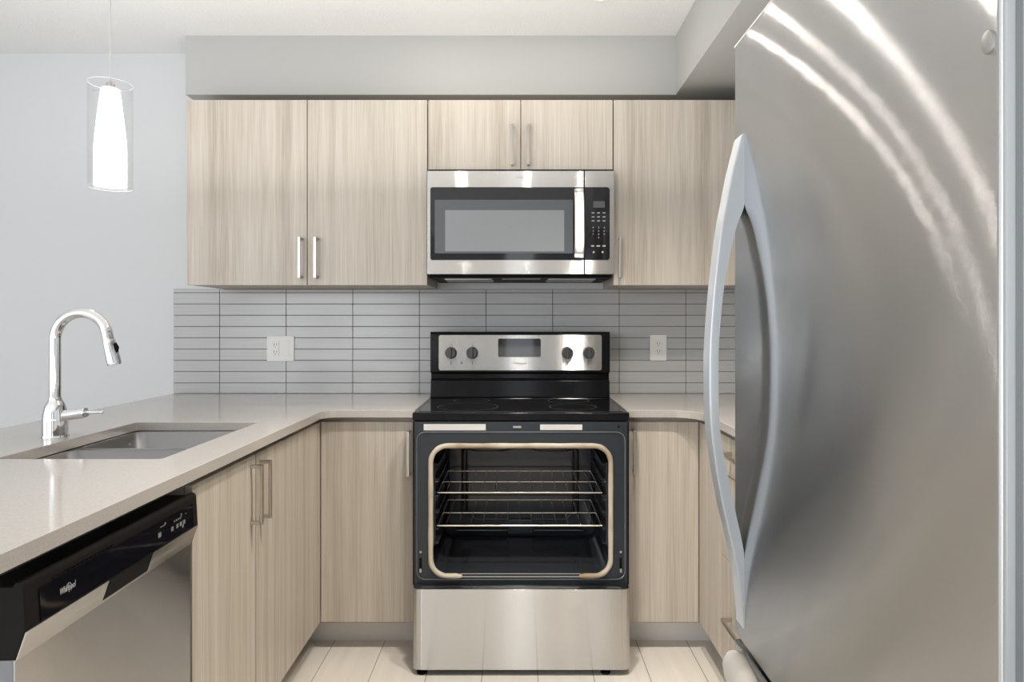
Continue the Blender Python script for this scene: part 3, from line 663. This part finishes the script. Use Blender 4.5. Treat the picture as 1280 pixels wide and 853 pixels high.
# ------------------------------------------------------------------ over-the-range microwave
MX0, MX1, MZ0, MZ1, YM = -0.3593, 0.3948, 1.434, 1.8513, -0.38
r = thing('microwave', ((MX0+MX1)/2, -0.19, MZ0), 'stainless over-the-range microwave with black window and keypad', 'microwave')
b = B(); box(b, MX0+0.003, MX1-0.003, -0.352, -0.0105, MZ0+0.002, 1.8635, 0.003); obj('housing', b, M['black'], r)
XS = 0.2745
b = B(); box(b, MX0, XS-0.0012, YM, -0.353, MZ0, MZ1, 0.003); md = obj('door', b, M['steel'], r)
b = B(); box(b, XS+0.0012, MX1, YM, -0.353, MZ0, MZ1, 0.003); mp = obj('control_column', b, M['steel'], r)
WX0, WX1, WZ0, WZ1 = -0.3465, 0.376, 1.4915, 1.7845
me = plate([[(WX0+0.008, WZ0), (XS-0.0015, WZ0), (XS-0.0015, WZ1), (WX0+0.008, WZ1)] + [(WX0+0.008-0.008*math.cos(a), WZ1-0.008+0.008*math.sin(a)) for a in (1.2, 0.8, 0.4, 0)] + [(WX0+0.008-0.008*math.cos(a), WZ0+0.008-0.008*math.sin(a)) for a in (0, 0.4, 0.8, 1.2)]], -YM-0.001, -YM+0.0015, FRONT)
wf = finish('window_glass', me, M['black_gloss'], md)
me = plate([rrect(-0.3285, 0.2285, 1.518, 1.734, 0.004, 3)], -YM+0.0016, -YM+0.0022, FRONT); finish('window_screen', me, M['mesh_dark'], md)
me = plate([rrect(-0.287, 0.1925, 1.526, 1.692, 0.003, 3)], -YM+0.0023, -YM+0.0027, FRONT); finish('inner_window_reflection', me, M['mesh_reflection'], md)
me = plate([[(XS+0.0015, WZ0), (WX1-0.008, WZ0), (WX1, WZ0+0.008), (WX1, WZ1-0.008), (WX1-0.008, WZ1), (XS+0.0015, WZ1)]], -YM-0.001, -YM+0.0015, FRONT); kp = finish('keypad_glass', me, M['black_gloss'], mp)
me = plate([rrect(0.309, 0.356, 1.702, 1.7285, 0.001, 2)], -YM+0.0016, -YM+0.002, FRONT); finish('display', me, M['display'], mp)
yk = YM-0.0018
for i, st in enumerate(('123', '456', '789', ' 0 ')):
    for j, ch in enumerate(st):
        if ch != ' ': finish('key_numeral', text_mesh(ch, 0.0045 if ch != '1' else 0.002, Vector((0.309+0.0222*j, yk, 1.622-0.0135*i)), FRONT, 0.0003, 0, 0.0062), M['print'], mp, False)
for x, z, w, h in [(0.3085+0.0222*j, z, 0.011, 0.0036) for z in (1.681, 1.665, 1.649) for j in range(3)] + [(0.307, 1.548, 0.012, 0.005), (0.330, 1.548, 0.014, 0.005), (0.353, 1.548, 0.012, 0.005)]:
    bb = B(); box(bb, x-w/2, x+w/2, yk, yk+0.0004, z-h/2, z+h/2); obj('key_mark', bb, M['print'], mp, False)
for x in (0.311, 0.347):
    bb = B(); lathe(bb, ((0.004, 0.0), (0.004, -0.0004)), (x, yk, 1.523), 'y', 12); obj('key_dot', bb, M['print'], mp, False)
# bowed door handle
b = B(); n = 14; hx0, hx1 = 0.2315, 0.2715
rings = []
for k in range(n+1):
    t = k/n; z = 1.500+t*(1.777-1.500); o_ = 0.030*(1-(2*t-1)**4)+0.006
    y0 = YM-o_; y1 = y0+0.010 if 0 < k < n else YM-0.0005
    rings.append([b.verts.new(p) for p in ((hx0+0.003, y0, z), (hx1-0.003, y0, z), (hx1, y0+0.003, z), (hx1, y1, z), (hx0, y1, z), (hx0, y0+0.003, z))])
for A, C in zip(rings, rings[1:]):
    for j in range(6): b.faces.new((A[j], A[(j+1) % 6], C[(j+1) % 6], C[j]))
b.faces.new(rings[0][::-1]); b.faces.new(rings[-1])
for z in (1.506, 1.771): box(b, hx0+0.004, hx1-0.004, YM-0.016, YM-0.001, z-0.006, z+0.006)
obj('handle', b, M['steel'], md, True, 'bowed stainless handle')
bb = B(); mesh_into(bb, text_mesh('Whirlpool', 0.050, Vector((0.022, YM-0.0002, 1.824)), FRONT, 0.0004, 0.12)); obj('logo_lettering', bb, M['alu'], md, False)
# underside: grease filters, lamp lens, vent lip
b = B(); box(b, MX0+0.006, MX1-0.006, -0.350, -0.02, MZ0-0.012, MZ0+0.002, 0.002); un = obj('underside', b, M['black'], r)
for x0, x1 in ((-0.30, -0.10), (0.13, 0.33)):
    b = B()
    me = plate([rrect(x0, x1, -0.30, -0.12, 0.006, 3)], MZ0-0.0155, MZ0-0.012); mesh_into(b, me)
    for k in range(16): box(b, x0+0.008+k*(x1-x0-0.016)/16, x0+0.012+k*(x1-x0-0.016)/16, -0.292, -0.128, MZ0-0.0175, MZ0-0.0155)
    obj('grease_filter', b, M['alu'], un)
b = B(); box(b, -0.06, 0.10, -0.33, -0.27, MZ0-0.015, MZ0-0.012, 0.001); obj('lamp_lens', b, M['mid_grey'], un)

# ------------------------------------------------------------------ refrigerator
FXF, FN, FF = 0.456, -2.391, -1.6395        # door face, near and far ends
FT, FB = 1.812, 0.588
r = thing('refrigerator', (0.9, (FN+FF)/2, 0), 'tall stainless refrigerator with bowed grey handle filling the right side', 'refrigerator')
b = B(); box(b, FXF+0.075, 1.29, FN+0.004, FF-0.004, 0.03, 1.79, 0.006); obj('cabinet_body', b, M['mid_grey'], r)
b = B(); box(b, FXF, FXF+0.062, FN+0.0035, FF, FB, FT, 0.005, 3); fd = obj('door', b, M['fridge_steel'], r)
b = B(); box(b, FXF+0.0025, FXF+0.012, FN-0.0005, FN+0.005, FB+0.002, FT-0.002, 0.002); obj('edge_trim', b, M['grey_plastic'], fd, True, 'pale grey edge strip')
b = B(); box(b, FXF+0.012, FXF+0.0605, FN+0.0012, FN+0.005, FB+0.003, FT-0.003, 0.001); obj('edge_channel', b, M['mid_grey'], fd, True, 'darker grey channel in the door edge')
b = B(); box(b, FXF+0.0195, FXF+0.058, FN-0.0005, FN+0.003, FB+0.002, FT-0.002, 0.002); obj('edge_trim', b, M['grey_plastic'], fd, True, 'pale grey edge strip')
b = B(); box(b, FXF+0.062, FXF+0.075, FN+0.012, FF-0.012, FB+0.01, FT-0.01, 0.003); obj('door_seal', b, M['white'], fd)
b = B(); box(b, FXF-0.0004, FXF+0.06, FN+0.004, FF+0.0004, FT-0.003, FT+0.001, 0.0006); obj('edge_highlight', b, M['white'], fd, True, 'pale strip painted as the highlight on the top edge')  # added strip imitating the light caught by the door's top edge
b = B(); box(b, FXF, FXF+0.062, FN+0.0035, FF, 0.09, FB-0.012, 0.006, 3); fz = obj('freezer_drawer', b, M['fridge_steel'], r)
b = B(); box(b, FXF+0.062, FXF+0.075, FN+0.012, FF-0.012, 0.10, FB-0.022, 0.003); obj('drawer_seal', b, M['white'], fz)
b = B(); box(b, FXF+0.03, FXF+0.06, FN+0.01, FF-0.01, 0.0, 0.085, 0.003); box(b, FXF+0.06, 1.28, FN+0.03, FF-0.03, 0.0, 0.032, 0.003); obj('base_grille', b, M['mid_grey'], r)
# bowed vertical handle
prof = [(1.613, 0.002, 0.0), (1.604, 0.008, 0.0), (1.534, 0.026, 0.0), (1.472, 0.038, 0.0), (1.421, 0.0475, 0.0175), (1.314, 0.0605, 0.0395), (1.208, 0.069, 0.050), (1.126, 0.071, 0.052), (1.012, 0.067, 0.048), (0.887, 0.048, 0.0245), (0.797, 0.0275, 0.005), (0.76, 0.020, 0.0), (0.688, 0.008, 0.0), (0.622, 0.001, 0.0)]
def cat(p, t):
    n = len(p)-1; i = min(int(t), n-1); f = t-i; a, c, d, e = p[max(i-1, 0)], p[i], p[i+1], p[min(i+2, n)]
    return [0.5*(2*c[k]+(d[k]-a[k])*f+(2*a[k]-5*c[k]+4*d[k]-e[k])*f*f+(3*c[k]-a[k]-3*d[k]+e[k])*f**3) for k in range(3)]
b = B(); rings = []; y0, y1 = -1.700, -1.655
for k in range(14*6-5):
    z, o_, i_ = cat(prof, k/6); o_ = max(o_, 0.002); i_ = max(min(i_, o_-0.002), 0.0)
    X0, X1 = FXF-o_, FXF-i_
    c = min(0.006, (X1-X0)*0.45)
    rings.append([b.verts.new(p) for p in ((X0+c, y0, z), (X0+c*0.3, y0+c*0.3, z), (X0, y0+c, z), (X0, y1-c, z), (X0+c, y1, z), (X1, y1, z), (X1, y0, z))])
for A, C in zip(rings, rings[1:]):
    for j in range(7): b.faces.new((A[j], A[(j+1) % 7], C[(j+1) % 7], C[j]))
b.faces.new(rings[0][::-1]); b.faces.new(rings[-1]); obj('handle', b, M['grey_plastic'], fd, True, 'pale grey bowed handle')
# freezer handle
b = B(); pts = []; n = 24
for k in range(n+1):
    t = k/n; y = FF-0.022-t*(FF-FN-0.044); o_ = 0.016+0.030*(1-(2*t-1)**2)
    pts.append((FXF-o_+0.006, y, 0.545))
tube(b, pts, [0.016]+[0.026]+[0.0285]*(n-3)+[0.026]+[0.016], 18)
for y in (FF-0.05, FN+0.05): box(b, FXF-0.03, FXF, y-0.018, y+0.018, 0.53, 0.562, 0.004)
obj('handle', b, M['floor_lit_grey'], fz, True, 'rounded pale grey freezer handle')
# small oval badge
b = B(); prf = ((0.0, 0.0), (0.0, 0.0))
A = []
for rr, w in ((1.0, -0.0002), (0.95, 0.002), (0.6, 0.0032), (0.2, 0.0036)):
    A.append([b.verts.new((FXF-w, -2.372+0.0085*rr*math.cos(q), 1.504+0.0115*rr*math.sin(q))) for q in [2*math.pi*j/24 for j in range(24)]])
for P, Q in zip(A, A[1:]):
    for j in range(24): b.faces.new((P[j], P[(j+1) % 24], Q[(j+1) % 24], Q[j]))
b.faces.new(A[-1]); obj('badge', b, M['alu'], fd, True, 'small oval metal badge')

# ------------------------------------------------------------------ outlets on the tiles
YT = -0.0098
def receptacle(parent, x, z):
    b = B(); me = plate([rrect(x-0.0165, x+0.0165, z-0.0335, z+0.0335, 0.003, 3)], 0.0148, 0.0165, FRONT, 0.0005); o = finish('receptacle', me, M['white'], parent)
    b = B()
    for dz in (0.017, -0.017):
        for dx, h in ((-0.006, 0.0055), (0.006, 0.0042)): box(b, x+dx-0.001, x+dx+0.001, -0.0168, -0.0163, z+dz-h+0.003, z+dz+h+0.003)
        lathe(b, ((0.0022, 0.0), (0.0022, -0.0003)), (x, -0.0165, z+dz-0.008), 'y', 10)
    obj('slots', b, M['dark_print'], o, False)
r = thing('outlet', (-1.083, YT, 1.0625), 'wide white two-gang outlet plate on the tiles left of the range', 'outlet')
me = plate([rrect(-1.1455, -1.0205, 1.0625, 1.1795, 0.005, 4)], -YT, 0.015, FRONT, 0.0015); cp = finish('cover_plate', me, M['white'], r); receptacle(r, -1.106, 1.121)
me = plate([rrect(-1.0755, -1.0425, 1.0875, 1.1545, 0.003, 3)], 0.0148, 0.0158, FRONT, 0.0004); finish('blank_insert', me, M['white'], cp)
r = thing('outlet', (0.652, YT, 1.066), 'narrow white single outlet plate on the tiles right of the range', 'outlet')
me = plate([rrect(0.613, 0.6905, 1.066, 1.184, 0.005, 4)], -YT, 0.015, FRONT, 0.0015); cp = finish('cover_plate', me, M['white'], r); receptacle(r, 0.652, 1.125)

# ------------------------------------------------------------------ pendant lamp over the peninsula
PX, PY, PZ = -1.292, -0.93, 1.667
r = thing('pendant_lamp', (PX, PY, PZ), 'lit pendant lamp with frosted inner cone inside a clear glass cylinder', 'lamp')
b = B(); tube(b, [(PX, PY, 1.985), (PX, PY, ZC-0.02)], 0.0022, 8); obj('cord', b, M['cord'], r)
b = B(); lathe(b, ((0.06, 0.0), (0.06, -0.02), (0.02, -0.026)), (PX, PY, ZC), 'z', 28); obj('canopy', b, M['nickel'], r)
b = B(); lathe(b, ((0.0615, 0.0), (0.0625, 0.0), (0.0625, 0.330), (0.0615, 0.330)), (PX, PY, PZ), 'z', 48, False, False)
obj('glass_cylinder', b, M['glass'], r)
for z in (PZ+0.0, PZ+0.330):
    b = B(); tube(b, [(PX+0.062*math.cos(q), PY+0.062*math.sin(q), z) for q in [2*math.pi*k/48 for k in range(48)]], 0.0007, 6, True); obj('glass_rim', b, M['white'], r)
b = B(); lathe(b, ((0.040, 0.004), (0.0455, 0.006), (0.0455, 0.12), (0.043, 0.16), (0.037, 0.22), (0.029, 0.29), (0.026, 0.313), (0.02, 0.316)), (PX, PY, PZ), 'z', 40)
obj('frosted_cone', b, M['pendant_glow'], r, True, 'glowing frosted white cone')
b = B(); lathe(b, ((0.012, 0.313), (0.012, 0.332), (0.006, 0.336)), (PX, PY, PZ), 'z', 16); box(b, PX-0.061, PX+0.061, PY-0.001, PY+0.001, 1.975, 1.979); obj('holder', b, M['nickel'], r)

# ------------------------------------------------------------------ ceiling light with three flush lamps
r = thing('flush_lamp', (0.02, -0.57, ZC), 'flush ceiling light with small lit round lamps, one peeping in at the top edge', 'lamp')
b = B(); box(b, -0.36, 0.39, -0.60, -0.56, ZC-0.006, ZC, 0.002); obj('mounting_plate', b, M['white'], r)
for x, y, br in ((-0.28, -0.568, 1.12), (0.055, -0.568, 0.75), (0.322, -0.537, 0.75)):
    b = B(); lathe(b, ((0.054, 0.0), (0.054, -0.003), (0.050, -0.007), (0.034*br, -0.009), (0.024*br, -0.008)), (x, y, ZC), 'z', 28, True, False)
    h = obj('lamp_ring', b, M['white'], r)
    b = B(); lathe(b, ((0.0235*br, -0.004), (0.0235*br, -0.0095), (0.018*br, -0.0120), (0.008*br, -0.0132)), (x, y, ZC), 'z', 28); obj('bulb', b, M['bulb'], h)
